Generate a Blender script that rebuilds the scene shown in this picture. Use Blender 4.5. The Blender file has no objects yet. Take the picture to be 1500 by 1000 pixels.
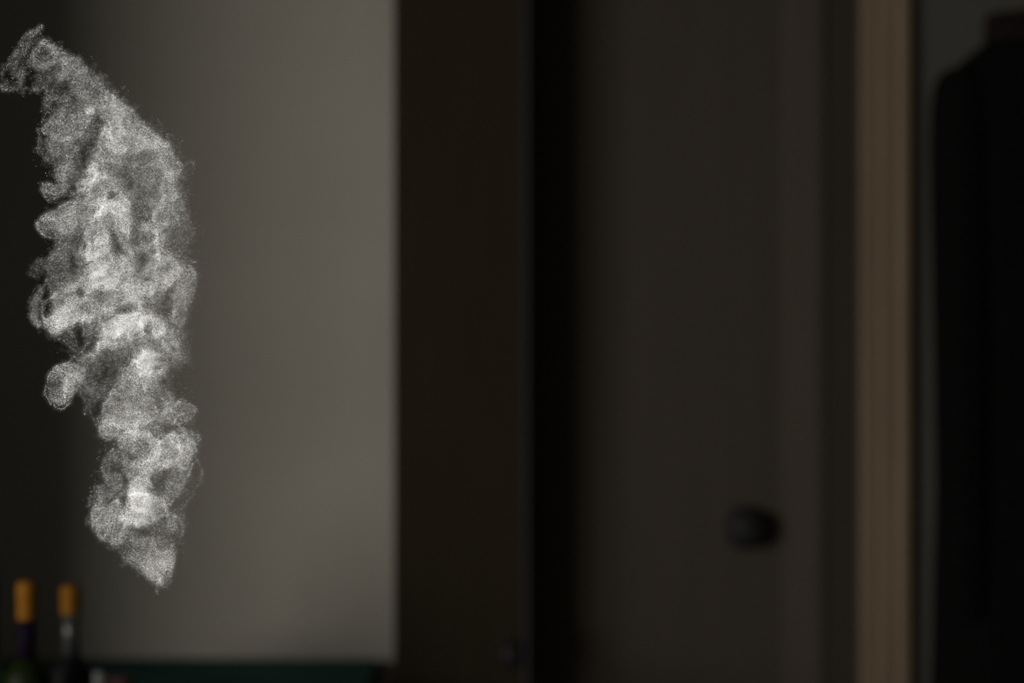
import bpy, bmesh, math, random
import numpy as np
from mathutils import Vector, Matrix

scene = bpy.context.scene
col = scene.collection

# ---------------------------------------------------------------- camera, world, light, exposure
EYE = Vector((0.0, 0.0, 1.34)); FOCAL = 50.0; F = FOCAL / 36.0 * 1500.0      # F in pixels of the 1500 wide frame
PLUME_Y = 1.2
cd = bpy.data.cameras.new('camera'); cam = bpy.data.objects.new('camera', cd); col.objects.link(cam)
cam.location = EYE; cam.rotation_euler = (math.radians(90), 0, 0)
cd.lens = FOCAL; cd.sensor_width = 36.0; cd.clip_start = .02
cd.dof.use_dof = True; cd.dof.focus_distance = PLUME_Y; cd.dof.aperture_fstop = 1.75
scene.camera = cam

world = bpy.data.worlds.new('world'); scene.world = world; world.use_nodes = True
world.node_tree.nodes['Background'].inputs['Color'].default_value = (.9, .95, 1, 1)
world.node_tree.nodes['Background'].inputs['Strength'].default_value = .02

def area(name, loc, target, sx, sy, power, color):
    l = bpy.data.lights.new(name, 'AREA'); l.shape = 'RECTANGLE'; l.size = sx; l.size_y = sy
    l.energy = power; l.color = color
    o = bpy.data.objects.new(name, l); col.objects.link(o); o.location = loc
    o.rotation_euler = (Vector(target) - Vector(loc)).to_track_quat('-Z', 'Y').to_euler()
    return o
# dusk light through the window in the left wall
area('window_light', (-1.90, -.21, 1.25), (0, -.21, 1.25), 2.18, .92, 90.0, (1.0, .955, .88))
# added spot with no known source, aimed down to brighten the plume
sl = bpy.data.lights.new('plume_fill_spot', 'SPOT'); sl.energy = 330.0; sl.color = (1, .985, .96)
sl.spot_size = math.radians(26); sl.spot_blend = .5; sl.shadow_soft_size = .04
so = bpy.data.objects.new('plume_fill_spot', sl); col.objects.link(so); so.location = (-.86, .36, 2.52)
so.rotation_euler = (Vector((-.33, 1.2, 1.31)) - so.location).to_track_quat('-Z', 'Y').to_euler()

scene.view_settings.view_transform = 'Standard'; scene.view_settings.look = 'None'
scene.view_settings.gamma = 1.0; scene.view_settings.use_curve_mapping = False
scene.view_settings.exposure = 0.0
scene.cycles.sample_clamp_indirect = .5
scene.cycles.use_denoising = True

# ---------------------------------------------------------------- helpers
def at(u, v, y):                                   # the point at depth y that the photograph shows at (u, v)
    return Vector(((u - 750) / F * y, y, EYE.z - (v - 500) / F * y))

def mat(name, rgb, rough=.7, metallic=0., var=.06, scale=8., bump=.0, stretch=(1, 1, 1), spec=.3, coat=0., trans=0.):
    m = bpy.data.materials.new(name); m.use_nodes = True
    nt = m.node_tree; b = nt.nodes['Principled BSDF']
    tc = nt.nodes.new('ShaderNodeTexCoord'); mp = nt.nodes.new('ShaderNodeMapping'); mp.inputs['Scale'].default_value = stretch
    nz = nt.nodes.new('ShaderNodeTexNoise'); nz.inputs['Scale'].default_value = scale; nz.inputs['Detail'].default_value = 5
    nt.links.new(tc.outputs['Object'], mp.inputs['Vector']); nt.links.new(mp.outputs['Vector'], nz.inputs['Vector'])
    cr = nt.nodes.new('ShaderNodeValToRGB')
    cr.color_ramp.elements[0].position = .3; cr.color_ramp.elements[1].position = .7
    cr.color_ramp.elements[0].color = (*[c * (1 - var) for c in rgb], 1)
    cr.color_ramp.elements[1].color = (*[min(1, c * (1 + var)) for c in rgb], 1)
    nt.links.new(nz.outputs['Fac'], cr.inputs['Fac']); nt.links.new(cr.outputs['Color'], b.inputs['Base Color'])
    b.inputs['Roughness'].default_value = rough; b.inputs['Metallic'].default_value = metallic
    b.inputs['Specular IOR Level'].default_value = spec; b.inputs['Coat Weight'].default_value = coat
    b.inputs['Transmission Weight'].default_value = trans
    if bump:
        bp = nt.nodes.new('ShaderNodeBump'); bp.inputs['Strength'].default_value = bump; bp.inputs['Distance'].default_value = .004
        nt.links.new(nz.outputs['Fac'], bp.inputs['Height']); nt.links.new(bp.outputs['Normal'], b.inputs['Normal'])
    return m

def link(name, bm, m, parent=None, smooth=False):
    me = bpy.data.meshes.new(name); bmesh.ops.recalc_face_normals(bm, faces=bm.faces); bm.to_mesh(me); bm.free()
    if smooth:
        for p in me.polygons: p.use_smooth = True
    me.materials.append(m)
    o = bpy.data.objects.new(name, me); col.objects.link(o)
    if parent: o.parent = parent
    return o
def box(bm, x0, x1, y0, y1, z0, z1, bev=0.):
    r = bmesh.ops.create_cube(bm, size=1)
    for v in r['verts']:
        v.co = Vector(((x0 + x1) / 2 + v.co.x * (x1 - x0), (y0 + y1) / 2 + v.co.y * (y1 - y0), (z0 + z1) / 2 + v.co.z * (z1 - z0)))
    if bev:
        es = list({e for v in r['verts'] for e in v.link_edges})
        bmesh.ops.bevel(bm, geom=es, offset=bev, segments=2, affect='EDGES', profile=.5)
def lathe(bm, prof, c=(0, 0, 0), n=32, axis='Z'):
    c = Vector(c); rings = []
    for r, h in prof:
        ring = []
        for k in range(n):
            a = 2 * math.pi * k / n
            p = Vector((r * math.cos(a), r * math.sin(a), h))
            if axis == '-Y': p = Vector((p.x, -p.z, p.y))
            ring.append(bm.verts.new(c + p))
        rings.append(ring)
    for a, b in zip(rings, rings[1:]):
        for k in range(n): bm.faces.new((a[k], a[(k + 1) % n], b[(k + 1) % n], b[k]))
    bm.faces.new(rings[0][::-1]); bm.faces.new(rings[-1])
def boxes(name, m, parent, *bs, bev=0.):
    bm = bmesh.new()
    for b in bs: box(bm, *b, bev=bev)
    return link(name, bm, m, parent)
def tag(o, label, cat, group=None, kind=None):
    o['label'] = label; o['category'] = cat
    if group: o['group'] = group
    if kind: o['kind'] = kind
    return o
def structure(o, label=None):
    o['kind'] = 'structure'
    if label: o['label'] = label
    return o
def empty(name, loc=(0, 0, 0)):
    o = bpy.data.objects.new(name, None); col.objects.link(o); o.location = loc; o.empty_display_size = .05
    return o
def turned(name, m, parent, prof, c=(0, 0, 0), n=32, axis='Z'):
    bm = bmesh.new(); lathe(bm, prof, c, n, axis); return link(name, bm, m, parent, smooth=True)
# ---------------------------------------------------------------- materials
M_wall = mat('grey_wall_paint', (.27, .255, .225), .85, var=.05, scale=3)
M_wall_r = mat('darker_wall_tone', (.062, .059, .052), .9, var=.05, scale=3)  # one even tone, darker than the left part of the back wall
M_floor = mat('dark_floor_boards', (.05, .04, .03), .6, var=.2, scale=6, stretch=(1, 8, 1))
M_ceil = mat('ceiling_paint', (.2, .2, .195), .9)
M_darkwood = mat('dark_stained_wood', (.0205, .0155, .0095), .85, spec=.06, var=.12, scale=7, stretch=(8, 8, .6), bump=.1)
M_door = mat('brown_painted_door', (.045, .037, .029), .8, spec=.15, var=.06, scale=5, stretch=(6, 6, .5))
M_jamb = mat('dark_brown_jamb', (.026, .020, .015), .7, var=.1, scale=6, stretch=(8, 8, .5))
M_casing = mat('warm_wood_casing', (.15, .108, .070), .6, var=.12, scale=7, stretch=(10, 10, .6), bump=.08)
M_black = mat('black_metal', (.012, .012, .013), .6, metallic=.3, var=.05, spec=.2)
M_coat = mat('black_wool', (.003, .003, .003), .95, var=.3, scale=60, bump=.2, spec=.05)
M_lining = mat('dark_red_brown_lining', (.007, .004, .0035), .9, var=.2, spec=.1)
M_teal = mat('teal_paint', (.014, .062, .053), .75, spec=.1, var=.12, scale=9, bump=.05)
M_orange = mat('orange_foil_cap', (.17, .070, .004), .55, var=.08, scale=20, spec=.1)
M_purple = mat('purple_neck_foil', (.006, .003, .010), .7, var=.1, spec=.05)
M_green = mat('dark_green_glass', (.005, .009, .001), .5, var=.05, spec=.1)
M_clear = mat('smoky_clear_glass', (.035, .037, .037), .25, var=.05, coat=.1)
M_dark = mat('dark_liquid_glass', (.006, .006, .007), .5, var=.05, spec=.1)
M_label = mat('pale_paper_label', (.16, .16, .17), .8, var=.05)
M_can = mat('pale_blue_enamel', (.07, .08, .105), .6, var=.04)
M_cansteel = mat('brushed_steel', (.085, .09, .092), .6, var=.05)
M_red = mat('dark_red_tin', (.02, .002, .002), .4, var=.08)
M_pale = mat('milky_glass', (.05, .045, .045), .3, var=.05)
M_frame = mat('white_window_paint', (.5, .5, .48), .5)
M_pane = bpy.data.materials.new('window_glass'); M_pane.use_nodes = True
_n = M_pane.node_tree; _n.nodes.clear(); _o = _n.nodes.new('ShaderNodeOutputMaterial'); _x = _n.nodes.new('ShaderNodeMixShader')
_t = _n.nodes.new('ShaderNodeBsdfTransparent'); _g = _n.nodes.new('ShaderNodeBsdfGlossy'); _g.inputs['Roughness'].default_value = .02
_x.inputs[0].default_value = .06; _n.links.new(_t.outputs[0], _x.inputs[1]); _n.links.new(_g.outputs[0], _x.inputs[2]); _n.links.new(_x.outputs[0], _o.inputs[0])

# ---------------------------------------------------------------- the room
XL, XN, XR, YB, YF, ZC, WY = -1.75, -1.025, 1.9, 2.50, -1.6, 2.6, 1.70
structure(boxes('floor', M_floor, None, (XL - .1, XR + .1, YF - .1, 3.0, -.1, 0)))
structure(boxes('ceiling', M_ceil, None, (XL - .1, XR + .1, YF - .1, 3.0, ZC, ZC + .1)))
DX0, DX1, DTOP = .022, .610, 2.04                       # door opening in the back wall
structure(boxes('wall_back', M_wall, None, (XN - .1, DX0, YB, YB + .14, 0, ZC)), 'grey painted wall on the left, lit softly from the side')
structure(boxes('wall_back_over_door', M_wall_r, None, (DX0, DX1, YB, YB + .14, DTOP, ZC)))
structure(boxes('wall_back_right', M_wall_r, None, (DX1, XR, YB, YB + .14, 0, ZC)), 'darker wall to the right of the wooden door casing')
structure(boxes('wall_right', M_wall_r, None, (XR, XR + .1, YF, YB, 0, ZC)))
structure(boxes('wall_front', M_wall_r, None, (XL - .1, XR + .1, YF - .1, YF, 0, ZC)))
# left wall with the window, then an unseen step added to shade the back wall
WY0, WY1, WZ0, WZ1 = -1.37, .96, .74, 1.76
structure(boxes('wall_left', M_wall_r, None, (XL - .1, XL, YF, WY0, 0, ZC), (XL - .1, XL, WY1, WY, 0, ZC), (XL - .1, XL, WY0, WY1, 0, WZ0), (XL - .1, XL, WY0, WY1, WZ1, ZC)))
structure(boxes('added_shade_step', M_wall_r, None, (XL - .1, XN, WY, YB + .14, 0, ZC)))
win = structure(boxes('window_1', M_frame, None, (XL - .08, XL - .03, WY0, WY0 + .05, WZ0, WZ1), (XL - .08, XL - .03, WY1 - .05, WY1, WZ0, WZ1),
        (XL - .08, XL - .03, WY0, WY1, WZ0, WZ0 + .05), (XL - .08, XL - .03, WY0, WY1, WZ1 - .05, WZ1)))
boxes('pane', M_pane, win, (XL - .058, XL - .052, WY0 + .05, WY1 - .05, WZ0 + .05, WZ1 - .05))
boxes('window_sill', M_frame, win, (XL - .02, XL + .1, WY0 - .04, WY1 + .04, WZ0 - .03, WZ0))

# door leaf, shut in its frame
DY = YB + .04
door = structure(boxes('door_1', M_door, None, (DX0 + .006, .556, DY, DY + .04, .005, 2.0), bev=.004), 'narrow brown painted door with a round black knob')
# slightly proud closing stile on the knob side
bm = bmesh.new()                                       # moulded closing edge, its face turned towards the window
vs = [bm.verts.new((x, y, z)) for z in (.005, 2.0) for x, y in ((.480, DY), (.538, DY - .028), (.552, DY - .028), (.556, DY))]
bm.faces.new(vs[:4]); bm.faces.new(vs[4:])
for i in range(4): bm.faces.new((vs[i], vs[(i + 1) % 4], vs[4 + (i + 1) % 4], vs[4 + i]))
link('closing_edge', bm, M_door, door)
k = at(1100, 777, DY - .045); 
kn = turned('door_knob', M_black, door, [(.015, 0), (.015, .014), (.024, .018), (.033, .026), (.034, .034), (.028, .042), (.010, .046)], (k.x, DY, k.z), 40, '-Y')
turned('rosette', M_black, kn, [(.040, 0), (.040, .004), (.034, .007)], (k.x, DY, k.z), 40, '-Y')
# frame and casing
structure(boxes('trim_1', M_jamb, None, (.556, DX1, YB + .012, YB + .10, 0, DTOP), (DX0, .556, YB + .012, YB + .10, 2.0, DTOP)), 'dark brown door jamb beside the lighter casing')
cas = structure(boxes('trim_2', M_casing, None, (.6115, .640, YB - .016, YB, 0, 2.10), bev=.004), 'warm brown moulded wooden door casing, upright')
boxes('casing_step', M_casing, cas, (.640, .668, YB - .021, YB, 0, 2.10), bev=.006)
boxes('casing_bead', M_casing, cas, (.668, .697, YB - .027, YB, 0, 2.10), bev=.009)
structure(boxes('trim_3', M_casing, None, (DX0, .697, YB - .018, YB, 2.10, 2.19), bev=.005), 'wooden door casing across the top')
structure(boxes('baseboard_right', M_jamb, None, (.697, XR, YB - .015, YB, 0, .1), bev=.003))

# ---------------------------------------------------------------- tall dark cupboard
CY = 2.375
cup = empty('cupboard', (-.09, 2.43, 0)); cx0, cx1 = at(577, 0, CY).x, at(768, 0, CY).x
tag(cup, 'tall narrow dark-stained wooden cupboard standing between grey wall and door', 'cupboard')
def local(o, p):                                       # keep world coordinates under a moved parent
    o.matrix_parent_inverse = Matrix.Translation(-Vector(p.location))
    return o
local(boxes('carcass', M_darkwood, cup, (cx0, cx1, CY + .02, YB - .002, .06, 2.16), bev=.003), cup)
local(boxes('plinth', M_darkwood, cup, (cx0 + .01, cx1 - .01, CY + .04, YB - .002, 0, .06)), cup)
cdoor = local(boxes('cupboard_door', M_darkwood, cup, (cx0, cx1, CY, CY + .019, .07, 2.14), bev=.003), cup)
kc = at(753, 958, CY - .02)
ck = turned('knob', M_black, cdoor, [(.010, 0), (.010, .012), (.019, .018), (.022, .028), (.018, .036), (.006, .039)], (kc.x - .004, CY, kc.z), 32, '-Y')

# ---------------------------------------------------------------- teal table along the wall
TZ = .786; tx0, tx1, ty0, ty1 = -1.0, at(556, 0, 2.48).x, 1.58, 2.485
tab = tag(empty('table', (-.62, 2.03, 0)), 'teal painted table pushed against the grey wall', 'table')
local(boxes('tabletop', M_teal, tab, (tx0, tx1, ty0, ty1, TZ - .03, TZ), bev=.005), tab)
local(boxes('apron', M_teal, tab, (tx0 + .04, tx1 - .04, ty0 + .04, ty0 + .06, TZ - .12, TZ - .03), (tx0 + .04, tx1 - .04, ty1 - .06, ty1 - .04, TZ - .12, TZ - .03),
      (tx0 + .04, tx0 + .06, ty0 + .06, ty1 - .06, TZ - .12, TZ - .03), (tx1 - .06, tx1 - .04, ty0 + .06, ty1 - .06, TZ - .12, TZ - .03)), tab)
for sx in (tx0 + .03, tx1 - .08):
    for sy in (ty0 + .03, ty1 - .08):
        local(boxes('leg', M_teal, tab, (sx, sx + .05, sy, sy + .05, 0, TZ - .03), bev=.004), tab)

# ---------------------------------------------------------------- bottles and small things on the table
def bottle(u, v, y, label, body_r, body_m, neck_m, shoulder, neck_len, cap_r, cap_h, lab=None):
    top = at(u, v, y); h = top.z - TZ
    o = tag(empty('bottle', (top.x, y, TZ)), label, 'bottle', 'capped bottles on the teal table')
    ns = h - cap_h - neck_len                          # height where the neck starts
    nr = cap_r * .88
    turned('body', body_m, o, [(body_r * .82, 0), (body_r * .97, .004), (body_r, .012), (body_r, ns - shoulder), (body_r * .93, ns - shoulder * .7),
                               (body_r * .72, ns - shoulder * .35), (nr * 1.25, ns - shoulder * .08), (nr * 1.02, ns)])
    turned('neck', neck_m, o, [(nr, ns), (nr * .98, ns + neck_len * .5), (nr * .98, h - cap_h)])
    c = turned('cap', M_orange, o, [(cap_r * .98, h - cap_h), (cap_r, h - cap_h + .003), (cap_r, h - cap_h * .42), (cap_r * 1.05, h - cap_h * .38), (cap_r * 1.05, h - .008), (cap_r * .98, h - .003), (cap_r * .8, h)])
    if lab: turned('label', M_label, o, [(body_r + .0006, .02), (body_r + .0006, ns - shoulder - .01)])
    return o
bottle(39.5, 851, 1.85, 'orange capped bottle with dark purple neck, the left one of two', .031, M_green, M_purple, .030, .050, .0125, .049)
bottle(104, 857, 1.95, 'orange capped bottle with smoky grey glass neck, the right one of two', .030, M_dark, M_clear, .030, .058, .0132, .038, True)
p = at(-28, 828, 1.70); h = p.z - TZ
can = tag(empty('canister', (p.x, 1.70, TZ)), 'pale canister cut off by the left edge of the picture', 'canister')
turned('body', M_cansteel, can, [(.022, 0), (.0245, .003), (.0245, h - .045), (.0235, h - .040)])
turned('lid', M_can, can, [(.0235, h - .040), (.0240, h - .036), (.0240, h - .008), (.021, h - .002), (.012, h)])
p = at(145, 983, 2.05); h = p.z - TZ
sh = tag(empty('shaker', (p.x, 2.05, TZ)), 'small milky shaker with a rounded top beside red tin', 'shaker')
turned('body', M_pale, sh, [(.012, 0), (.014, .003), (.011, h - .030), (.0105, h - .022)])
turned('cap', M_label, sh, [(.0125, h - .022), (.0130, h - .014), (.011, h - .006), (.006, h - .001), (.002, h)])
def tin(u, v, y, w, label):
    p = at(u, v, y); h = p.z - TZ
    t = tag(empty('tin', (p.x, y, TZ)), label, 'tin', 'small red tins')
    boxes('body', M_red, t, (-w, w, -.018, .018, 0, h - .012), bev=.003)
    boxes('lid', M_red, t, (-w - .001, w + .001, -.019, .019, h - .012, h), bev=.003)
tin(174, 989, 2.13, .017, 'dark red tin to the right of milky shaker')
tin(122, 994, 2.13, .012, 'low dark red tin behind grey necked bottle')

# ---------------------------------------------------------------- black coat on a wall peg
KY = 2.385; kx = at(1525, 0, KY).x; ztop = at(0, 16, KY).z
peg = tag(empty('coat_peg', (kx, YB, ztop)), 'wooden peg on the wall holding the black coat', 'peg')
turned('peg_plate', M_casing, peg, [(.03, 0), (.03, .010), (.026, .014)], (0, 0, 0), 24, '-Y')
turned('peg_pin', M_casing, peg, [(.009, .014), (.008, .035), (.012, .040), (.012, .048), (.006, .052)], (0, 0, 0), 24, '-Y')
coat = tag(empty('coat', (kx, KY, 0)), 'black coat with dark red-brown collar hanging at the right edge', 'coat')
def loft(name, m, rows, parent, n=48, folds=0., seed=0):
    """rows: (height, centre x, centre y, half width, half depth)"""
    bm = bmesh.new(); rings = []; rnd = random.Random(seed); ph = [rnd.uniform(0, 6.28) for _ in range(4)]
    for j, (z, cx, cy, w, d) in enumerate(rows):
        ring = []
        for i in range(n):
            a = 2 * math.pi * i / n
            f = 1 + folds * min(1, j / 4) * (.5 * math.sin(5 * a + ph[0] + j * .12) + .5 * math.sin(9 * a + ph[1] - j * .1))
            ring.append(bm.verts.new((cx + w * f * math.cos(a), cy + d * f * math.sin(a), z)))
        rings.append(ring)
    for a, b in zip(rings, rings[1:]):
        for i in range(n): bm.faces.new((a[i], a[(i + 1) % n], b[(i + 1) % n], b[i]))
    bm.faces.new(rings[0]); bm.faces.new(rings[-1][::-1])
    o = link(name, bm, m, parent, smooth=True)
    s = o.modifiers.new('smooth', 'SUBSURF'); s.levels = 1; s.render_levels = 1
    return o
S = F / KY                                             # pixels per metre at the coat
zz = lambda v: EYE.z - (v - 500) / S
nk = (1525 - 1445) / S; sd = (1525 - 1364) / S
loft('coat_body', M_coat, [(zz(52), 0, 0, nk * .75, .03), (zz(58), 0, 0, nk * .98, .042), (zz(74), 0, 0, nk * 1.22, .052), (zz(92), 0, 0, nk * 1.48, .06), (zz(116), 0, 0, sd * .94, .066),
     (zz(150), 0, 0, sd * .95, .07), (zz(300), 0, 0, sd * .93, .072), (zz(520), 0, 0, sd * .94, .075), (zz(800), 0, 0, sd * 1.0, .08), (zz(1100), 0, 0, sd * 1.04, .082), (zz(1180), 0, 0, sd * 1.05, .082)], coat, folds=.05, seed=3)
for s in (-1, 1):
    loft('sleeve', M_coat, [(zz(100), s * (sd - .045), -.01, .022, .03), (zz(116), s * (sd - .045), -.012, .040, .045), (zz(150), s * (sd - .042), -.014, .048, .05), (zz(300), s * (sd - .042), -.02, .048, .05),
         (zz(500), s * (sd - .042), -.03, .045, .048), (zz(700), s * (sd - .04), -.036, .042, .045), (zz(880), s * (sd - .04), -.04, .040, .042), (zz(900), s * (sd - .04), -.04, .037, .04)], coat, n=32, folds=.05, seed=7 + s)
collar = loft('collar', M_lining, [(zz(16), 0, .01, nk * .92, .035), (zz(20), 0, .01, nk * 1.0, .042), (zz(40), 0, .006, nk * 1.02, .046), (zz(62), 0, .0, nk * 1.05, .05), (zz(70), 0, 0, nk * .95, .045)], coat, n=32, folds=.02, seed=5)
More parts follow.
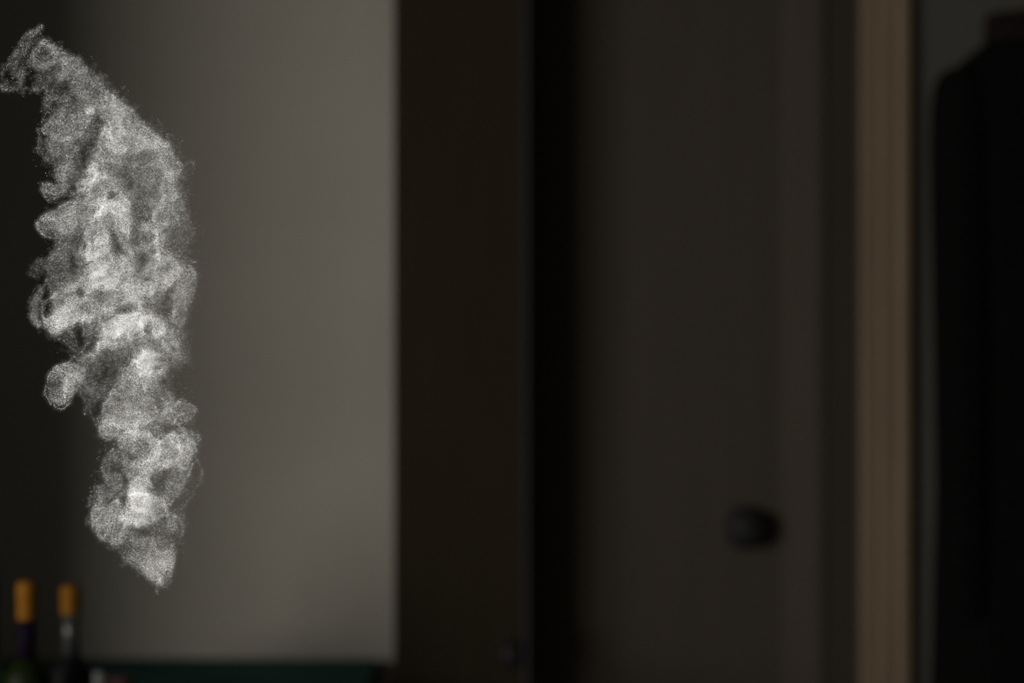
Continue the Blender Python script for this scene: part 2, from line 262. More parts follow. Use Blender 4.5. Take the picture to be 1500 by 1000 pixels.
# ---------------------------------------------------------------- smoke plume (a cloud of fine flecks)
# every entry is a puff or wisp of the plume in plume units (1 unit = 1/1736 m):
#  across, down, a depth of its own, an optical density and a thickness front to back
PUFFS = [  # (density, edge softness, centre depth, half thickness, outline)
 (.15, 12, 0, 24, [(70,75),(110,100),(165,145),(205,178),(245,215),(258,245),(258,290),(272,320),(275,345),(262,372),(278,400),(272,440),(262,475),(262,520),(245,560),(262,595),(270,640),(278,670),(270,710),(252,745),(255,780),(248,825),(232,850),(200,822),(165,792),(142,760),(155,715),(162,680),(172,648),(152,632),(152,605),(140,575),(110,560),(115,530),(130,500),(118,478),(85,475),(72,455),(85,425),(75,395),(95,365),(75,340),(85,312),(110,290),(90,270),(80,240),(72,205),(80,175),(85,150),(75,115)]),
 (.10, 9, 0, 26, [(140,150),(200,180),(240,220),(255,260),(262,300),(270,345),(258,375),(272,400),(262,470),(255,520),(235,550),(240,600),(200,640),(165,630),(160,600),(180,560),(150,560),(130,545),(150,500),(125,470),(90,470),(90,440),(118,410),(100,380),(118,350),(90,330),(120,290),(140,230)]),
 (.10, 3.5, 10, 16, [(0,103),(12,96),(24,74),(40,54),(62,40),(64,56),(55,64),(50,80),(54,98),(40,110),(28,120),(20,134),(0,134)]),
 (.12, 4, 5, 10, [(24,112),(30,102),(44,98),(47,106),(36,114),(28,118)]),
 (.10, 3, 0, 14, [(52,82),(56,68),(70,62),(82,70),(84,90),(72,98),(58,98)]),
 (.22, 4, 0, 20, [(64,62),(78,62),(100,82),(120,98),(140,112),(155,128),(170,142),(190,160),(180,180),(160,185),(140,165),(115,150),(105,130),(85,118),(75,110),(65,100),(60,80)]),
 (.20, 6, 0, 12, [(80,78),(92,82),(112,100),(122,112),(118,126),(104,112),(88,96)]),
 (.20, 6, 4, 12, [(132,128),(142,118),(160,134),(184,160),(176,176),(150,160),(136,146)]),
 (.10, 5, -6, 14, [(40,115),(60,102),(80,100),(105,125),(115,150),(105,165),(85,170),(75,155),(72,135),(55,125)]),
 (.10, 4, -14, 12, [(74,150),(110,148),(130,165),(120,172),(84,168),(74,162)]),
 (.26, 3, -20, 18, [(61,188),(64,178),(80,168),(100,168),(118,172),(128,165),(138,170),(130,185),(122,192),(108,205),(95,215),(80,200),(65,196)]),
 (.15, 4, -18, 16, [(65,196),(85,205),(105,200),(108,215),(105,240),(104,265),(95,272),(80,262),(82,245),(72,225)]),
 (.30, 5, -22, 10, [(84,250),(90,240),(98,238),(103,252),(101,268),(92,270),(85,262)]),
 (.22, 2, -24, 12, [(61,275),(68,268),(84,272),(100,266),(110,276),(100,287),(85,291),(70,290)]),
 (.10, 4, -10, 12, [(125,185),(140,180),(145,190),(128,225),(112,262),(106,240),(112,215)]),
 (.40, 2.5, 14, 22, [(150,190),(165,175),(178,180),(190,195),(188,215),(175,230),(180,250),(165,262),(150,260),(135,262),(112,272),(105,290),(118,262),(128,240),(140,215)]),
 (.45, 6, 18, 10, [(156,196),(164,188),(172,200),(176,214),(184,222),(170,230),(158,220)]),
 (.28, 3.5, 20, 24, [(165,135),(178,150),(200,165),(215,185),(230,200),(248,212),(262,235),(266,250),(258,275),(245,260),(235,235),(215,220),(195,215),(185,190),(168,172),(150,160),(140,150)]),
 (.14, 5, 24, 16, [(190,215),(215,218),(236,236),(225,250),(200,245),(185,232)]),
 (.09, 5, 8, 20, [(182,246),(198,250),(210,270),(214,300),(198,302),(182,275)]),
 (.21, 4, 22, 20, [(205,240),(236,234),(258,262),(262,292),(248,300),(240,285),(226,305),(212,300),(210,268)]),
 (.33, 2.5, 6, 24, [(125,245),(165,255),(180,262),(178,290),(195,305),(200,330),(190,345),(175,335),(155,320),(140,315),(120,330),(105,350),(95,345),(90,330),(92,310),(115,290),(118,268)]),
 (.36, 6, 10, 12, [(130,272),(148,264),(160,275),(155,292),(138,296)]),
 (.32, 1.8, -26, 20, [(60,330),(64,318),(80,307),(100,296),(115,293),(120,305),(112,325),(100,340),(88,348),(74,348),(64,342)]),
 (.45, 3, 0, 24, [(140,305),(160,300),(175,300),(190,320),(195,345),(190,355),(175,320),(160,325),(160,345),(170,370),(185,385),(200,400),(190,420),(160,425),(140,430),(120,425),(115,410),(122,390),(122,365),(122,340),(130,325)]),
 (.65, 7, -4, 12, [(132,366),(144,366),(154,380),(152,402),(138,412),(128,400)]),
 (.22, 6, -2, 12, [(128,340),(140,334),(148,345),(146,364),(130,362)]),
 (.12, 4, 12, 18, [(156,325),(166,325),(180,360),(196,378),(190,388),(172,372),(160,346)]),
 (.19, 4, -18, 20, [(82,345),(110,345),(122,365),(120,390),(115,405),(100,420),(75,415),(65,400),(70,380),(82,365)]),
 (.10, 3, -34, 10, [(42,400),(45,388),(55,379),(66,380),(68,395),(62,405),(48,405)]),
 (.15, 5, -20, 14, [(65,402),(90,398),(116,404),(112,418),(92,428),(76,432),(68,418)]),
 (.10, 2, 30, 12, [(262,290),(272,312),(285,328),(286,338),(280,352),(270,370),(258,372),(245,360),(238,345),(250,330),(258,310)]),
 (.12, 4, 26, 14, [(226,300),(244,290),(258,306),(262,330),(244,336),(226,326)]),
 (.20, 4, 16, 14, [(192,330),(214,326),(240,322),(250,332),(232,342),(205,346)]),
 (.12, 4, 10, 14, [(196,342),(222,344),(226,360),(212,366),(196,360)]),
 (.38, 4, 14, 12, [(225,335),(240,335),(239,365),(232,378),(222,366)]),
 (.30, 4, 8, 12, [(192,358),(210,358),(222,368),(216,376),(198,374)]),
 (.38, 3, 12, 22, [(215,375),(232,368),(250,378),(262,390),(258,405),(245,420),(225,440),(205,450),(185,440),(180,420),(195,405),(212,395)]),
 (.32, 2.5, 24, 20, [(263,395),(275,388),(288,400),(290,410),(282,440),(275,460),(270,478),(262,478),(255,465),(250,440),(258,420)]),
 (.32, 4, -4, 24, [(120,425),(160,400),(190,410),(215,400),(230,420),(220,445),(200,440),(180,450),(160,465),(150,460),(140,470),(130,455)]),
 (.38, 3, -22, 18, [(65,475),(70,465),(90,452),(100,440),(115,438),(130,435),(138,450),(135,465),(125,470),(110,470),(95,475),(85,485),(75,488),(66,482)]),
 (.35, 5, -26, 8, [(68,474),(78,466),(88,468),(86,478),(76,484),(68,482)]),
 (.30, 5, -16, 8, [(122,452),(132,448),(138,458),(132,466),(124,464)]),
 (.15, 4, -24, 12, [(75,440),(90,432),(110,420),(118,425),(105,440),(90,450),(72,460)]),
 (.11, 3, -20, 8, [(72,488),(85,486),(96,480),(106,475),(108,495),(112,510),(105,512),(97,498),(84,493)]),
 (.19, 3, -8, 16, [(122,470),(140,465),(160,455),(170,465),(165,478),(150,488),(140,498),(128,500),(122,510)]),
 (.75, 4.5, 0, 20, [(140,490),(155,480),(170,470),(185,462),(195,452),(205,455),(215,462),(235,465),(245,475),(240,490),(215,495),(200,492),(190,498),(178,500),(165,497),(150,495)]),
 (.35, 5, -4, 8, [(158,484),(180,472),(200,470),(204,484),(184,494),(166,494)]),
 (.32, 3.5, 14, 18, [(235,462),(248,470),(258,490),(265,510),(262,530),(250,520),(240,505),(225,495)]),
 (.10, 6, 26, 14, [(252,465),(270,478),(268,505),(276,530),(268,548),(254,540),(250,505)]),
 (.28, 4, 22, 10, [(246,452),(262,448),(268,462),(262,474),(250,466)]),
 (.8, 5.5, 4, 16, [(215,503),(228,515),(240,530),(245,545),(232,550),(228,565),(220,545),(200,545),(195,535),(205,515)]),
 (.22, 5, 10, 18, [(185,498),(215,497),(248,510),(252,535),(240,528),(226,510),(205,512),(192,520)]),
 (.38, 4, -12, 16, [(165,497),(150,498),(135,510),(122,522),(114,535),(128,542),(142,520),(155,512),(172,512),(185,505)]),
 (.13, 4, -4, 16, [(140,520),(175,505),(190,520),(185,545),(165,565),(140,585),(125,575),(128,550)]),
 (.28, 2.2, -24, 20, [(72,560),(77,549),(91,540),(105,531),(118,535),(125,545),(120,565),(108,580),(98,592),(85,595),(76,589),(71,575)]),
 (.38, 5, -26, 10, [(112,545),(118,554),(108,570),(96,586),(82,590),(78,578),(90,566),(102,550)]),
 (.36, 2.5, 0, 24, [(190,540),(220,545),(230,570),(225,590),(228,610),(215,620),(200,625),(190,640),(175,650),(165,640),(150,640),(143,628),(148,605),(152,590),(165,572),(178,555)]),
 (.34, 4, -8, 14, [(146,622),(150,606),(162,598),(174,606),(176,626),(164,640),(150,638)]),
 (.25, 6, 0, 10, [(184,596),(192,580),(200,584),(198,602),(186,616)]),
 (.18, 4, 12, 18, [(225,560),(240,560),(255,590),(250,610),(230,615),(215,605)]),
 (.18, 3, 22, 12, [(252,598),(264,584),(276,586),(281,600),(274,616),(258,618),(250,610)]),
 (.14, 2, 26, 8, [(258,620),(275,630),(290,632),(292,642),(283,650),(270,638)]),
 (.15, 5, 14, 14, [(205,615),(232,610),(250,604),(256,616),(240,628),(212,632)]),
 (.42, 2.2, 2, 24, [(172,640),(200,628),(225,635),(235,645),(248,640),(265,634),(277,645),(283,658),(280,675),(272,690),(260,685),(250,675),(235,680),(225,690),(215,705),(200,720),(190,725),(182,720),(190,700),(185,680),(178,665)]),
 (.30, 5, -4, 10, [(232,655),(240,668),(224,688),(208,706),(196,716),(194,706),(206,690),(218,670)]),
 (.10, 4, 8, 10, [(228,692),(240,690),(240,706),(228,714)]),
 (.26, 2.5, 18, 16, [(250,680),(270,690),(279,678),(272,705),(262,725),(252,740),(245,745),(240,725),(243,705)]),
 (.09, 3, 30, 10, [(283,655),(291,685),(293,700),(286,725),(272,745),(258,756),(258,746),(272,730),(282,706),(282,680)]),
 (.22, 3, -16, 18, [(178,655),(186,680),(182,695),(168,720),(152,738),(138,745),(142,725),(152,710),(153,690),(155,680),(165,665)]),
 (.05, 2, -30, 6, [(133,740),(132,725),(138,714),(148,712),(152,720),(142,735)]),
 (.05, 3, -30, 6, [(128,770),(126,758),(134,752),(138,762),(136,772)]),
 (.36, 2.5, -12, 20, [(135,750),(145,738),(160,740),(178,728),(178,755),(172,775),(182,790),(172,797),(158,795),(148,788),(140,775),(134,765)]),
 (.66, 5, -4, 16, [(197,706),(205,715),(218,728),(225,745),(222,765),(205,772),(190,773),(178,772),(177,762),(187,745),(190,725)]),
 (.34, 6, -6, 8, [(192,728),(202,718),(212,730),(208,748),(192,752)]),
 (.28, 3, -8, 6, [(177,770),(178,763),(188,762),(190,772)]),
 (.33, 3, 10, 16, [(215,718),(235,730),(250,738),(248,755),(235,762),(222,768),(224,740)]),
 (.35, 4, 0, 8, [(210,700),(218,698),(224,708),(216,714),(208,710)]),
 (.24, 2.5, 20, 12, [(245,755),(255,750),(265,763),(267,775),(262,786),(255,786),(245,777),(240,765)]),
 (.15, 4, 20, 8, [(250,768),(258,764),(264,774),(258,782),(250,778)]),
 (.11, 5, 4, 14, [(195,773),(240,766),(246,786),(226,790),(200,784)]),
 (.27, 3, 0, 22, [(175,775),(200,780),(220,788),(240,786),(248,800),(255,815),(255,825),(248,840),(245,848),(238,856),(232,866),(222,855),(210,842),(195,828),(180,812),(162,800),(165,790)]),
 (.32, 5, 6, 12, [(228,806),(236,796),(246,806),(248,824),(236,830),(228,820)]),
 (.14, 5, -4, 12, [(178,800),(190,790),(200,812),(224,836),(236,850),(226,856),(206,838),(186,818)]),
]
WISPS = [  # (density, width, depth, points)
 (.05, 9, 10, [(0,128),(30,131),(58,127)]), (.07, 5, 12, [(10,97),(24,74),(40,54),(62,40)]),
 (.07, 4, 14, [(20,112),(28,84),(44,62),(56,48)]),
 (.14, 8, 0, [(66,62),(53,76),(52,88),(60,98),(70,97),(80,92)]), (.10, 6, 0, [(70,70),(80,76),(82,88)]),
 (.16, 3, -22, [(62,193),(61,184),(70,175),(82,168),(97,167)]), (.06, 6, -22, [(55,185),(54,200),(60,220),(70,240),(80,258)]),
 (.08, 3, -10, [(70,130),(71,155),(60,175)]),
 (.40, 7, -14, [(124,166),(131,165),(137,170)]), (.15, 3, -8, [(136,176),(139,186),(137,194)]),
 (.22, 3, 16, [(168,173),(155,186),(148,200),(144,214),(134,226),(127,240)]),
 (.16, 3, 16, [(162,190),(157,200),(158,216),(164,228)]), (.14, 2.5, 22, [(163,136),(166,142),(170,162),(172,170)]),
 (.10, 2, 22, [(168,130),(160,146),(152,156)]), (.10, 2, 24, [(203,180),(196,190),(192,200)]),
 (.12, 3, 24, [(210,186),(228,200),(246,212)]), (.16, 6, 22, [(205,214),(225,208),(244,216)]),
 (.14, 3, 8, [(187,284),(197,276),(200,268),(195,260),(193,254)]),
 (.14, 3, 10, [(105,290),(122,276),(136,262),(150,250)]), (.15, 3, 8, [(155,297),(166,296),(174,290),(177,282)]),
 (.05, 2, 34, [(262,240),(276,236),(284,240)]), (.05, 2, 34, [(266,262),(278,250),(285,236)]),
 (.18, 2.5, -26, [(82,350),(68,345),(60,336),(60,326),(66,315),(80,306),(102,296)]), (.10, 2.5, -26, [(66,326),(80,316),(96,308)]),
 (.10, 2.5, -20, [(112,296),(104,310),(94,322),(92,340)]),
 (.22, 3, 2, [(119,372),(121,348),(128,331),(142,314),(152,301)]), (.16, 3, 2, [(126,345),(134,332),(146,322)]),
 (.20, 8, 10, [(171,322),(176,345),(184,362),(192,374)]), (.14, 3, 10, [(190,318),(194,335),(192,350)]),
 (.10, 3, -12, [(108,352),(112,370),(118,384)]), (.14, 4, -18, [(73,376),(80,372),(86,377),(84,384)]),
 (.26, 9, -20, [(118,402),(106,417),(92,427),(76,434)]), (.13, 3, -26, [(66,408),(73,424),(75,438)]),
 (.14, 2, 30, [(266,296),(271,310),(285,326),(286,338),(276,358),(268,372)]),
 (.30, 7, 24, [(241,284),(238,298),(228,310),(224,324)]), (.20, 4, 26, [(246,300),(257,308),(260,322),(262,332)]),
 (.13, 8, 16, [(192,344),(212,334),(232,328),(246,330)]), (.12, 3, 12, [(200,350),(220,342),(232,346)]),
 (.14, 5, 20, [(248,340),(240,350)]),
 (.34, 4, 18, [(237,366),(250,375),(260,384),(263,395),(258,408),(248,420)]), (.26, 2.6, 22, [(245,367),(265,374),(286,383)]),
 (.14, 3, 24, [(250,371),(272,384),(290,402)]), (.25, 7, 22, [(264,392),(272,391)]), (.12, 2.4, 26, [(276,390),(284,400),(288,410)]),
 (.12, 2.5, 14, [(218,380),(214,392),(212,402)]), (.12, 3, 10, [(188,420),(200,415),(214,410)]),
 (.10, 8, -30, [(62,418),(53,432),(49,448),(50,464),(60,478)]), (.05, 2.5, -32, [(46,440),(46,462),(56,478)]),
 (.14, 4, -28, [(74,437),(63,448),(64,462),(70,468)]),
 (.12, 2.5, -10, [(121,470),(122,490),(120,508),(117,516)]), (.16, 3, -18, [(104,474),(114,474),(120,470)]),
 (.10, 2.5, -18, [(102,476),(108,492),(112,508)]),
 (.24, 9, 2, [(178,446),(184,436),(194,434),(203,441),(207,454)]),
 (.07, 2.5, 28, [(272,524),(282,514),(284,506)]), (.10, 2, 20, [(252,480),(254,510),(254,540)]), (.10, 2, 22, [(248,490),(262,512),(266,525)]),
 (.2, 5, 6, [(227,542),(230,558),(234,574),(238,590)]), (.10, 2, 8, [(228,560),(244,590),(252,602)]),
 (.20, 2, -26, [(104,528),(86,539),(73,553),(68,570),(71,586),(81,597),(94,598),(103,590)]),
 (.14, 2, -22, [(103,530),(108,520),(118,516)]), (.12, 3, -14, [(119,572),(126,588),(124,606)]), (.10, 2, -14, [(120,566),(130,576)]),
 (.10, 2.5, -8, [(128,584),(142,585),(152,578)]), (.10, 2, -10, [(131,588),(134,606),(141,624)]), (.12, 2, -12, [(148,606),(142,612),(144,620),(150,618)]),
 (.24, 3, -8, [(144,626),(147,639),(157,645),(168,640)]),
 (.18, 3, -2, [(149,604),(152,588),(166,570),(180,552)]),
 (.22, 5, 16, [(214,619),(234,609),(250,599),(262,586)]), (.18, 3.5, 22, [(254,622),(257,613),(264,607),(272,606)]),
 (.12, 2.4, 24, [(278,588),(282,603),(274,618),(262,622)]), (.16, 3, 24, [(256,618),(270,628),(286,632),(292,639),(286,650)]),
 (.20, 3, 2, [(198,634),(212,630),(226,634)]), (.16, 2, 4, [(234,638),(240,634),(246,642)]),
 (.18, 3, 4, [(250,634),(268,633),(279,646),(285,662)]), (.40, 5, -6, [(238,680),(241,686),(247,686),(250,680),(245,676),(239,679)]), (.3, 8, -6, [(241,681),(247,681)]),
 (.20, 2.6, 20, [(280,678),(272,702),(262,725),(250,744)]), (.10, 2.5, 30, [(284,662),(291,685),(292,700),(284,726),(266,748)]),
 (.12, 3, 22, [(234,712),(242,706),(248,704)]), (.12, 2.4, 18, [(246,712),(256,712),(262,722)]),
 (.16, 3, -18, [(167,656),(154,674),(153,688),(158,702)]), (.14, 4, -16, [(172,690),(164,702),(156,708)]), (.16, 4, -12, [(190,706),(178,722),(166,738),(160,752)]),
 (.10, 4, -14, [(182,690),(172,708),(160,726)]), (.12, 2, -30, [(133,740),(132,725),(138,714),(150,712)]), (.06, 2, -30, [(128,770),(126,759),(132,752)]),
 (.18, 5, -14, [(146,748),(152,744),(154,752),(147,756)]), (.14, 3, -14, [(136,752),(135,768),(142,782),(152,792)]),
 (.18, 3, -2, [(197,712),(206,716),(216,727)]), (.12, 3, 8, [(251,796),(256,816),(252,834)]), (.08, 3, 4, [(246,842),(248,852),(241,864)]), (.08, 3, 0, [(234,852),(231,872)]),
 (.10, 3, 22, [(264,760),(267,774),(260,788)]), (.12, 4, 0, [(190,786),(192,800),(196,815)]),
]

HOLES = [  # gaps where the smoke thins out: (across, down, half length, half width, direction, depth)
 (160,545,24,17,(-.5,1),.72), (107,385,15,8,(.2,1),.75), (191,258,15,9,(.3,1),.6), (205,292,13,11,(0,1),.55), (141,181,16,8,(.2,1),.75), (125,230,44,11,(-35,92),.85),
 (168,352,34,7.5,(22,50),.72), (196,345,13,7,(.2,1),.65), (116,492,22,5,(.05,1),.9), (228,434,15,5,(20,-12),.65), (178,454,10,8,(1,0),.5), (237,700,14,7,(-.5,1),.75),
 (247,626,12,7,(1,0),.8), (181,732,22,4,(-12,30),.65), (216,780,26,7,(1,.1),.6), (213,345,9,7,(1,0),.5), (207,321,12,5,(1,-.2),.65), (212,380,9,6,(0,1),.5), (145,431,18,11,(1,0),.45),
 (170,684,14,4,(-1,1),.55), (215,234,15,13,(1,0),.35), (226,588,22,9,(.1,1),.35), (68,450,16,5,(.1,1),.6), (236,400,9,5,(0,1),.3), (248,430,24,4,(-.6,1),.5), (95,292,18,4,(1,-.1),.8),
 (58,82,8,7,(0,1),.4), (98,138,18,10,(1,.6),.45), (40,106,10,6,(0,1),.3), (92,215,16,8,(.4,1),.35), (146,590,16,5,(-.3,1),.8), (255,545,22,10,(0,1),.5), (284,700,30,5,(-.2,1),.3),
]
TWEAK = [(185,480,1.3),(200,740,1.79),(143,385,1.56),(163,207,0.69),(160,620,0.58),(190,600,1.23),(97,565,0.4),(240,810,1.8),(90,100,0.76),(75,185,0.22),(75,476,1.76),(225,680,1.25),(255,660,1.28),(215,232,1.62),(225,530,1.67),(230,425,1.0),(272,440,0.36),(150,280,1.76),(80,330,0.41),(95,256,0.38),(155,770,0.77),(258,773,1.8),(200,820,0.44),(160,545,0.25),(107,385,0.2),(190,260,0.41),(20,115,0.2),(268,350,0.2),(230,575,0.49),(265,600,1.38),(160,705,0.26),(262,710,0.36),(90,400,0.49),(130,340,0.2)]
HEAD = 1.8

def make_flecks(fleck_area=.1, seed=11, gain=1.0):
    """positions (across, down, depth) of every fleck, in plume units"""
    rng = np.random.default_rng(seed); gain *= HEAD
    FLAT = np.array([1, 1, .45])
    grids = [rng.standard_normal((32, 32, 32)) for _ in range(6)]
    turns = [np.linalg.qr(rng.standard_normal((3, 3)))[0] for _ in range(6)]
    def noise(p, k, scale):                       # smooth lattice noise, wraps every 32 cells
        q = p @ turns[k % 6] / scale + 7.3 * k
        i = np.floor(q).astype(np.int64); f = q - i; f = f ** 3 * (f * (f * 6 - 15) + 10)
        g = grids[k % 6]; i0 = i & 31; i1 = (i + 1) & 31
        x0, y0, z0 = i0.T; x1, y1, z1 = i1.T; fx, fy, fz = f.T
        a = g[x0, y0, z0] * (1 - fx) + g[x1, y0, z0] * fx
        b = g[x0, y1, z0] * (1 - fx) + g[x1, y1, z0] * fx
        c = g[x0, y0, z1] * (1 - fx) + g[x1, y0, z1] * fx
        d = g[x0, y1, z1] * (1 - fx) + g[x1, y1, z1] * fx
        return (a * (1 - fy) + b * fy) * (1 - fz) + (c * (1 - fy) + d * fy) * fz
    def gather(p, k, scale, pull, reach, part):   # draw some of the flecks into thin folded sheets
        q = p * FLAT; e = scale * .1; g = []
        n0 = noise(q, k, scale)
        for ax in range(3):
            d = np.zeros(3); d[ax] = e
            g.append((noise(q + d, k, scale) - noise(q - d, k, scale)) / (2 * e) * FLAT[ax])
        g = np.stack(g, 1)
        d = -pull * (n0 / ((g * g).sum(1) + .15 / scale ** 2))[:, None] * g
        l = np.linalg.norm(d, axis=1)[:, None] + 1e-9
        d = d / l * (reach * np.tanh(l / reach))
        return p + d * (rng.random(len(p)) < part)[:, None]
    def swirl(p, scale, amp):                     # push the flecks along eddies
        return p + push(p * FLAT, scale, amp)
    def push(p, scale, amp):
        e = scale * .12
        ex = np.array([e, 0, 0]); ey = np.array([0, e, 0]); ez = np.array([0, 0, e])
        dzy = (noise(p + ey, 2, scale) - noise(p - ey, 2, scale)); dzx = (noise(p + ex, 2, scale) - noise(p - ex, 2, scale))
        dxy = (noise(p + ey, 0, scale) - noise(p - ey, 0, scale)); dyx = (noise(p + ex, 1, scale) - noise(p - ex, 1, scale))
        dyz = (noise(p + ez, 1, scale) - noise(p - ez, 1, scale)); dxz = (noise(p + ez, 0, scale) - noise(p - ez, 0, scale))
        return amp * np.stack([dzy - dyz, dxz - dzx, dyx - dxy], 1) * 2
    def inside(pts, poly):
        x, y = pts.T; r = np.zeros(len(pts), bool); n = len(poly)
        for k in range(n):
            (xa, ya), (xb, yb) = poly[k], poly[(k + 1) % n]
            if ya == yb: continue
            r ^= ((ya > y) != (yb > y)) & (x < (xb - xa) * (y - ya) / (yb - ya) + xa)
        return r
    out = []
    for tau, soft, w0, th, poly in PUFFS:
        P = np.array(poly, float); tau = 1.25 * tau ** 1.6
        if P[:, 1].mean() < 260: tau *= .85
        for _ in range(2):                        # round the outline off
            Q = np.roll(P, -1, 0); P = np.stack([.75 * P + .25 * Q, .25 * P + .75 * Q], 1).reshape(-1, 2)
        lo, hi = P.min(0), P.max(0)
        n = int(tau * gain * np.prod(hi - lo) / fleck_area * 1.75)
        uv = lo + rng.random((n, 2)) * (hi - lo)
        uv = uv[inside(uv, P.tolist())]
        uv += rng.standard_normal(uv.shape) * soft * (.5 if soft <= 4 else .95)
        if soft <= 3:                             # the rim of a puff is seen edge-on and shows denser
            Q = np.roll(P, -1, 0); ln = np.linalg.norm(Q - P, axis=1); m = int(min(tau, .2) * gain * ln.sum() * 1.2 / fleck_area)
            i = rng.choice(len(P), m, p=ln / ln.sum()); f = rng.random((m, 1))
            uv = np.vstack([uv, P[i] * (1 - f) + Q[i] * f + rng.standard_normal((m, 2)) * .5])
        size = math.sqrt(np.prod(hi - lo)); c = P.mean(0)
        for _ in range(int(np.clip(size / 13, 1, 5)) if soft <= 4 else 0):  # folds of the sheet: arcs that follow the rim
            k0 = rng.integers(len(P)); k1 = int(len(P) * rng.uniform(.18, .5)); arc = P[(k0 + np.arange(k1)) % len(P)]
            cc = c + rng.uniform(-.3, .3, 2) * (hi - lo) * .5; sc = rng.uniform(.35, .95)
            m = int(rng.uniform(.3, .9) * min(tau, .28) * gain * np.linalg.norm(np.diff(arc, axis=0), axis=1).sum() * sc * 2.6 / fleck_area)
            t = rng.random(m) * (k1 - 1.001); i = t.astype(int); f = (t - i)[:, None]
            line = cc + (arc[i] * (1 - f) + arc[i + 1] * f - cc) * sc
            fade = .4 + .6 * np.sin(np.pi * t / k1)
            keepers = rng.random(m) < fade
            one = np.abs(rng.standard_normal((m, 1))) * rng.uniform(.8, 3.2)   # sharp on one side, trailing off on the other
            uv = np.vstack([uv, (line + (cc - line) / (np.linalg.norm(cc - line, axis=1)[:, None] + 1) * one)[keepers]])
        s = (hi - lo).max() * .5
        r = np.clip(np.linalg.norm(uv - c, axis=1) / s, 0, 1)
        shell = np.where(rng.random(len(uv)) < .6, np.sign(rng.standard_normal(len(uv))), rng.uniform(-1, 1, len(uv)))
        w = w0 + th * np.sqrt(1 - .85 * r * r) * shell + rng.standard_normal(len(uv)) * 1.5
        p = np.column_stack([uv, w])
        q = swirl(p, 38, 6) * FLAT                       # streaks and thin sheets inside the puff
        m = 1 - np.abs(noise(q, 3, 17)) * 1.1
        m2 = 1 - np.abs(noise(q, 4, 8)) * .9
        m3 = .5 + .35 * noise(q, 5, 30)
        keep = np.clip(.17 + .42 * np.clip(m, 0, 1) + .12 * np.clip(m2, 0, 1) + .6 * (m3 - .5), .05, 1.0)
        out.append(p[rng.random(len(p)) < keep])
    p = np.vstack(out)
    p = gather(p, 3, 30, .8, 2.6, .5)
    p = gather(p, 4, 17, .8, 1.6, .45)
    out = [p]
    for tau, wd, w0, pts in WISPS:
        wd *= 1.3; tau /= 1.15
        P = np.array(pts, float)
        t = np.linspace(0, len(P) - 1, 40); i = np.clip(t.astype(int), 0, len(P) - 2); f = (t - i)[:, None]
        Pm, P0, P1, P2 = P[np.maximum(i - 1, 0)], P[i], P[i + 1], P[np.minimum(i + 2, len(P) - 1)]
        C = .5 * (2 * P0 + (P1 - Pm) * f + (2 * Pm - 5 * P0 + 4 * P1 - P2) * f ** 2 + (3 * P0 - Pm - 3 * P1 + P2) * f ** 3)
        L = np.linalg.norm(np.diff(C, axis=0), axis=1).sum()
        n = int(1.25 * tau ** 1.3 * gain * L * wd / fleck_area)
        s = rng.random(n) * 38.999; i = s.astype(int); f = (s - i)[:, None]
        c = C[i] * (1 - f) + C[i + 1] * f
        d = C[i + 1] - C[i]; d /= np.linalg.norm(d, axis=1)[:, None] + 1e-9
        off = rng.standard_normal(n) * wd * .38 * (.55 + .45 * np.sin(np.pi * s / 39))
        c = c + np.column_stack([-d[:, 1], d[:, 0]]) * off[:, None]
        out.append(np.column_stack([c, w0 + rng.uniform(-1, 1, n) * wd * 2.0]))
    p = np.vstack(out)
    for scale, amp in ((60, 1.2), (30, .9), (30, .9), (15, .55), (15, .55), (8, .25)):
        p = swirl(p, scale, amp)
    p = gather(p, 5, 11, .7, 1.1, .3)
    f = np.ones(len(p)); wsum = np.full(len(p), .35); num = wsum.copy()
    for u, v, k in TWEAK:
        w = np.exp(-((p[:, 0] - u) ** 2 + (p[:, 1] - v) ** 2) / (2 * 20 ** 2)); wsum += w; num += w * k
    f = num / wsum / HEAD
    for u, v, a, b, d, s in HOLES:
        d = np.array(d, float) / np.hypot(*d); x = (p[:, 0] - u) * d[0] + (p[:, 1] - v) * d[1]; y = -(p[:, 0] - u) * d[1] + (p[:, 1] - v) * d[0]
        f *= 1 - s * np.exp(-((x / a) ** 2 + (y / b) ** 2) ** 1.5)
    return p[rng.random(len(p)) < f]

def fleck_material():
    m = bpy.data.materials.new('smoke_flecks'); m.use_nodes = True; nt = m.node_tree; nt.nodes.clear()
    o = nt.nodes.new('ShaderNodeOutputMaterial'); mx = nt.nodes.new('ShaderNodeMixShader'); mx.inputs[0].default_value = .5
    d = nt.nodes.new('ShaderNodeBsdfDiffuse'); t = nt.nodes.new('ShaderNodeBsdfTranslucent')
    for s in (d, t): s.inputs['Color'].default_value = (.93, .93, .92, 1)
    nt.links.new(d.outputs[0], mx.inputs[1]); nt.links.new(t.outputs[0], mx.inputs[2]); nt.links.new(mx.outputs[0], o.inputs['Surface'])
    return m
def veil_material():
    m = bpy.data.materials.new('thin_smoke_veil'); m.use_nodes = True; nt = m.node_tree; nt.nodes.clear()
    o = nt.nodes.new('ShaderNodeOutputMaterial'); v = nt.nodes.new('ShaderNodeVolumeScatter')
    v.inputs['Color'].default_value = (.95, .95, .94, 1); v.inputs['Density'].default_value = 1.5
    nt.links.new(v.outputs[0], o.inputs['Volume'])
    return m

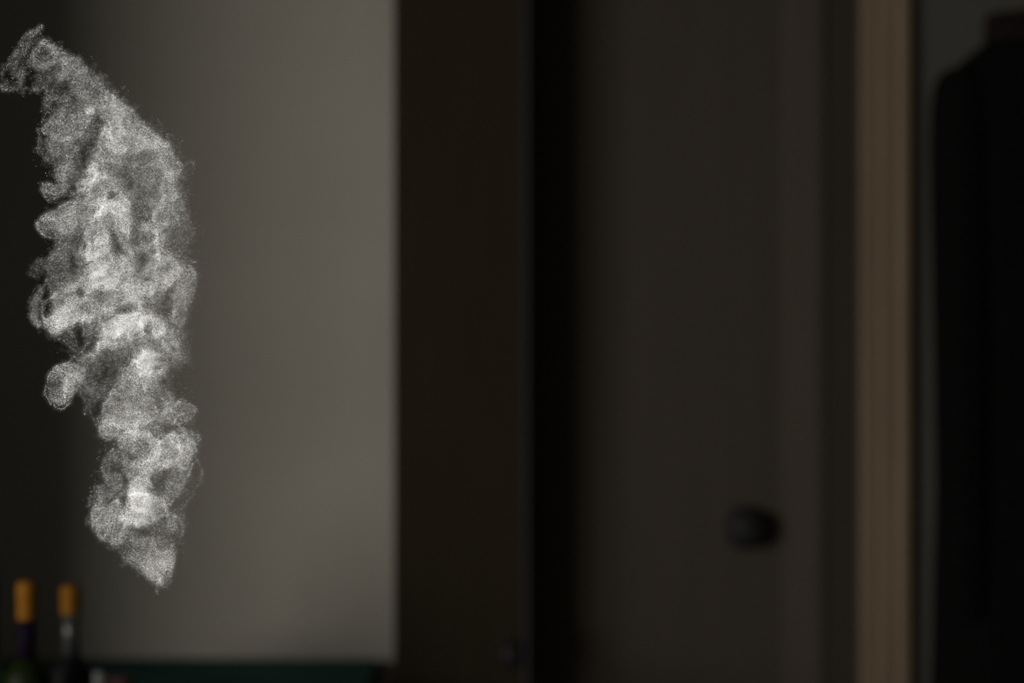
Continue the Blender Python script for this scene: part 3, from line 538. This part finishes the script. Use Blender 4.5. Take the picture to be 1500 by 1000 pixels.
FLECK_AREA = .06
pts = make_flecks(FLECK_AREA, gain=1.0)
Y = PLUME_Y + pts[:, 2] / (F / PLUME_Y)
pos = np.column_stack([(pts[:, 0] - 750) / F * Y, Y, EYE.z - (pts[:, 1] - 500) / F * Y])
base = np.array([-.30, PLUME_Y, 1.12]); pos = pos - base
rng = np.random.default_rng(5); n = len(pos)
side = np.sqrt(2 * FLECK_AREA * 4 / math.sqrt(3)) / (F / PLUME_Y) * np.clip(rng.lognormal(0, .22, n), .6, 1.8) * .96
a = rng.standard_normal((n, 3)); a /= np.linalg.norm(a, axis=1)[:, None]
b = np.cross(a, rng.standard_normal((n, 3))); b /= np.linalg.norm(b, axis=1)[:, None]
ang = [0, 2 * math.pi / 3, 4 * math.pi / 3]; r = (side / math.sqrt(3))[:, None]
tri = np.stack([pos + r * (math.cos(t) * a + math.sin(t) * b) for t in ang], 1).reshape(-1, 3).astype(np.float32)
me = bpy.data.meshes.new('smoke_flecks')
me.vertices.add(3 * n); me.vertices.foreach_set('co', tri.ravel())
me.loops.add(3 * n); me.loops.foreach_set('vertex_index', np.arange(3 * n, dtype=np.int32))
me.polygons.add(n); me.polygons.foreach_set('loop_start', np.arange(0, 3 * n, 3, dtype=np.int32))
me.update(calc_edges=True)
me.materials.append(fleck_material())

# the thin veil that fills the plume: a skin wrapped round the flecks, with a volume inside
sub = pos[rng.random(n) < .35]
vm = bpy.data.meshes.new('veil_points'); vm.from_pydata(sub.tolist(), [], [])
vo = bpy.data.objects.new('veil_points', vm); col.objects.link(vo)
ng = bpy.data.node_groups.new('wrap_flecks', 'GeometryNodeTree')
ng.interface.new_socket('Geometry', in_out='INPUT', socket_type='NodeSocketGeometry'); ng.interface.new_socket('Geometry', in_out='OUTPUT', socket_type='NodeSocketGeometry')
gi = ng.nodes.new('NodeGroupInput'); go = ng.nodes.new('NodeGroupOutput')
g1 = ng.nodes.new('GeometryNodeMeshToPoints'); g1.inputs['Radius'].default_value = 4.0 / (F / PLUME_Y)
g2 = ng.nodes.new('GeometryNodePointsToVolume'); g2.resolution_mode = 'VOXEL_SIZE'; g2.inputs['Voxel Size'].default_value = 2.0 / (F / PLUME_Y)
g2.inputs['Radius'].default_value = 4.2 / (F / PLUME_Y)
g3 = ng.nodes.new('GeometryNodeVolumeToMesh'); g3.resolution_mode = 'GRID'; g3.inputs['Threshold'].default_value = .1; g3.inputs['Adaptivity'].default_value = .1
for x, y in ((gi.outputs[0], g1.inputs['Mesh']), (g1.outputs[0], g2.inputs['Points']), (g2.outputs[0], g3.inputs['Volume']), (g3.outputs[0], go.inputs[0])): ng.links.new(x, y)
vo.modifiers.new('wrap', 'NODES').node_group = ng
hull = bpy.data.meshes.new_from_object(vo.evaluated_get(bpy.context.evaluated_depsgraph_get()))
bpy.data.objects.remove(vo); bpy.data.meshes.remove(vm); bpy.data.node_groups.remove(ng)
bm = bmesh.new(); bm.from_mesh(hull); seen = set(); drop = []      # leave out stray islands
bm.verts.ensure_lookup_table()
for v in bm.verts:
    if v.index in seen: continue
    stack = [v]; isl = []; seen.add(v.index)
    while stack:
        x = stack.pop(); isl.append(x)
        for e in x.link_edges:
            y = e.other_vert(x)
            if y.index not in seen: seen.add(y.index); stack.append(y)
    if len(isl) < 400: drop += isl
bmesh.ops.delete(bm, geom=drop, context='VERTS'); bm.to_mesh(hull); bm.free()
hull.name = 'smoke_plume'; hull.materials.clear(); hull.materials.append(veil_material())
plume = bpy.data.objects.new('smoke_plume', hull); col.objects.link(plume); plume.location = base
tag(plume, 'pale grey plume of curling smoke drifting up in mid-air', 'smoke')
fl = bpy.data.objects.new('smoke_wisps', me); col.objects.link(fl); fl.parent = plume
fl['kind'] = 'stuff'
print('flecks', n, 'veil faces', len(hull.polygons))
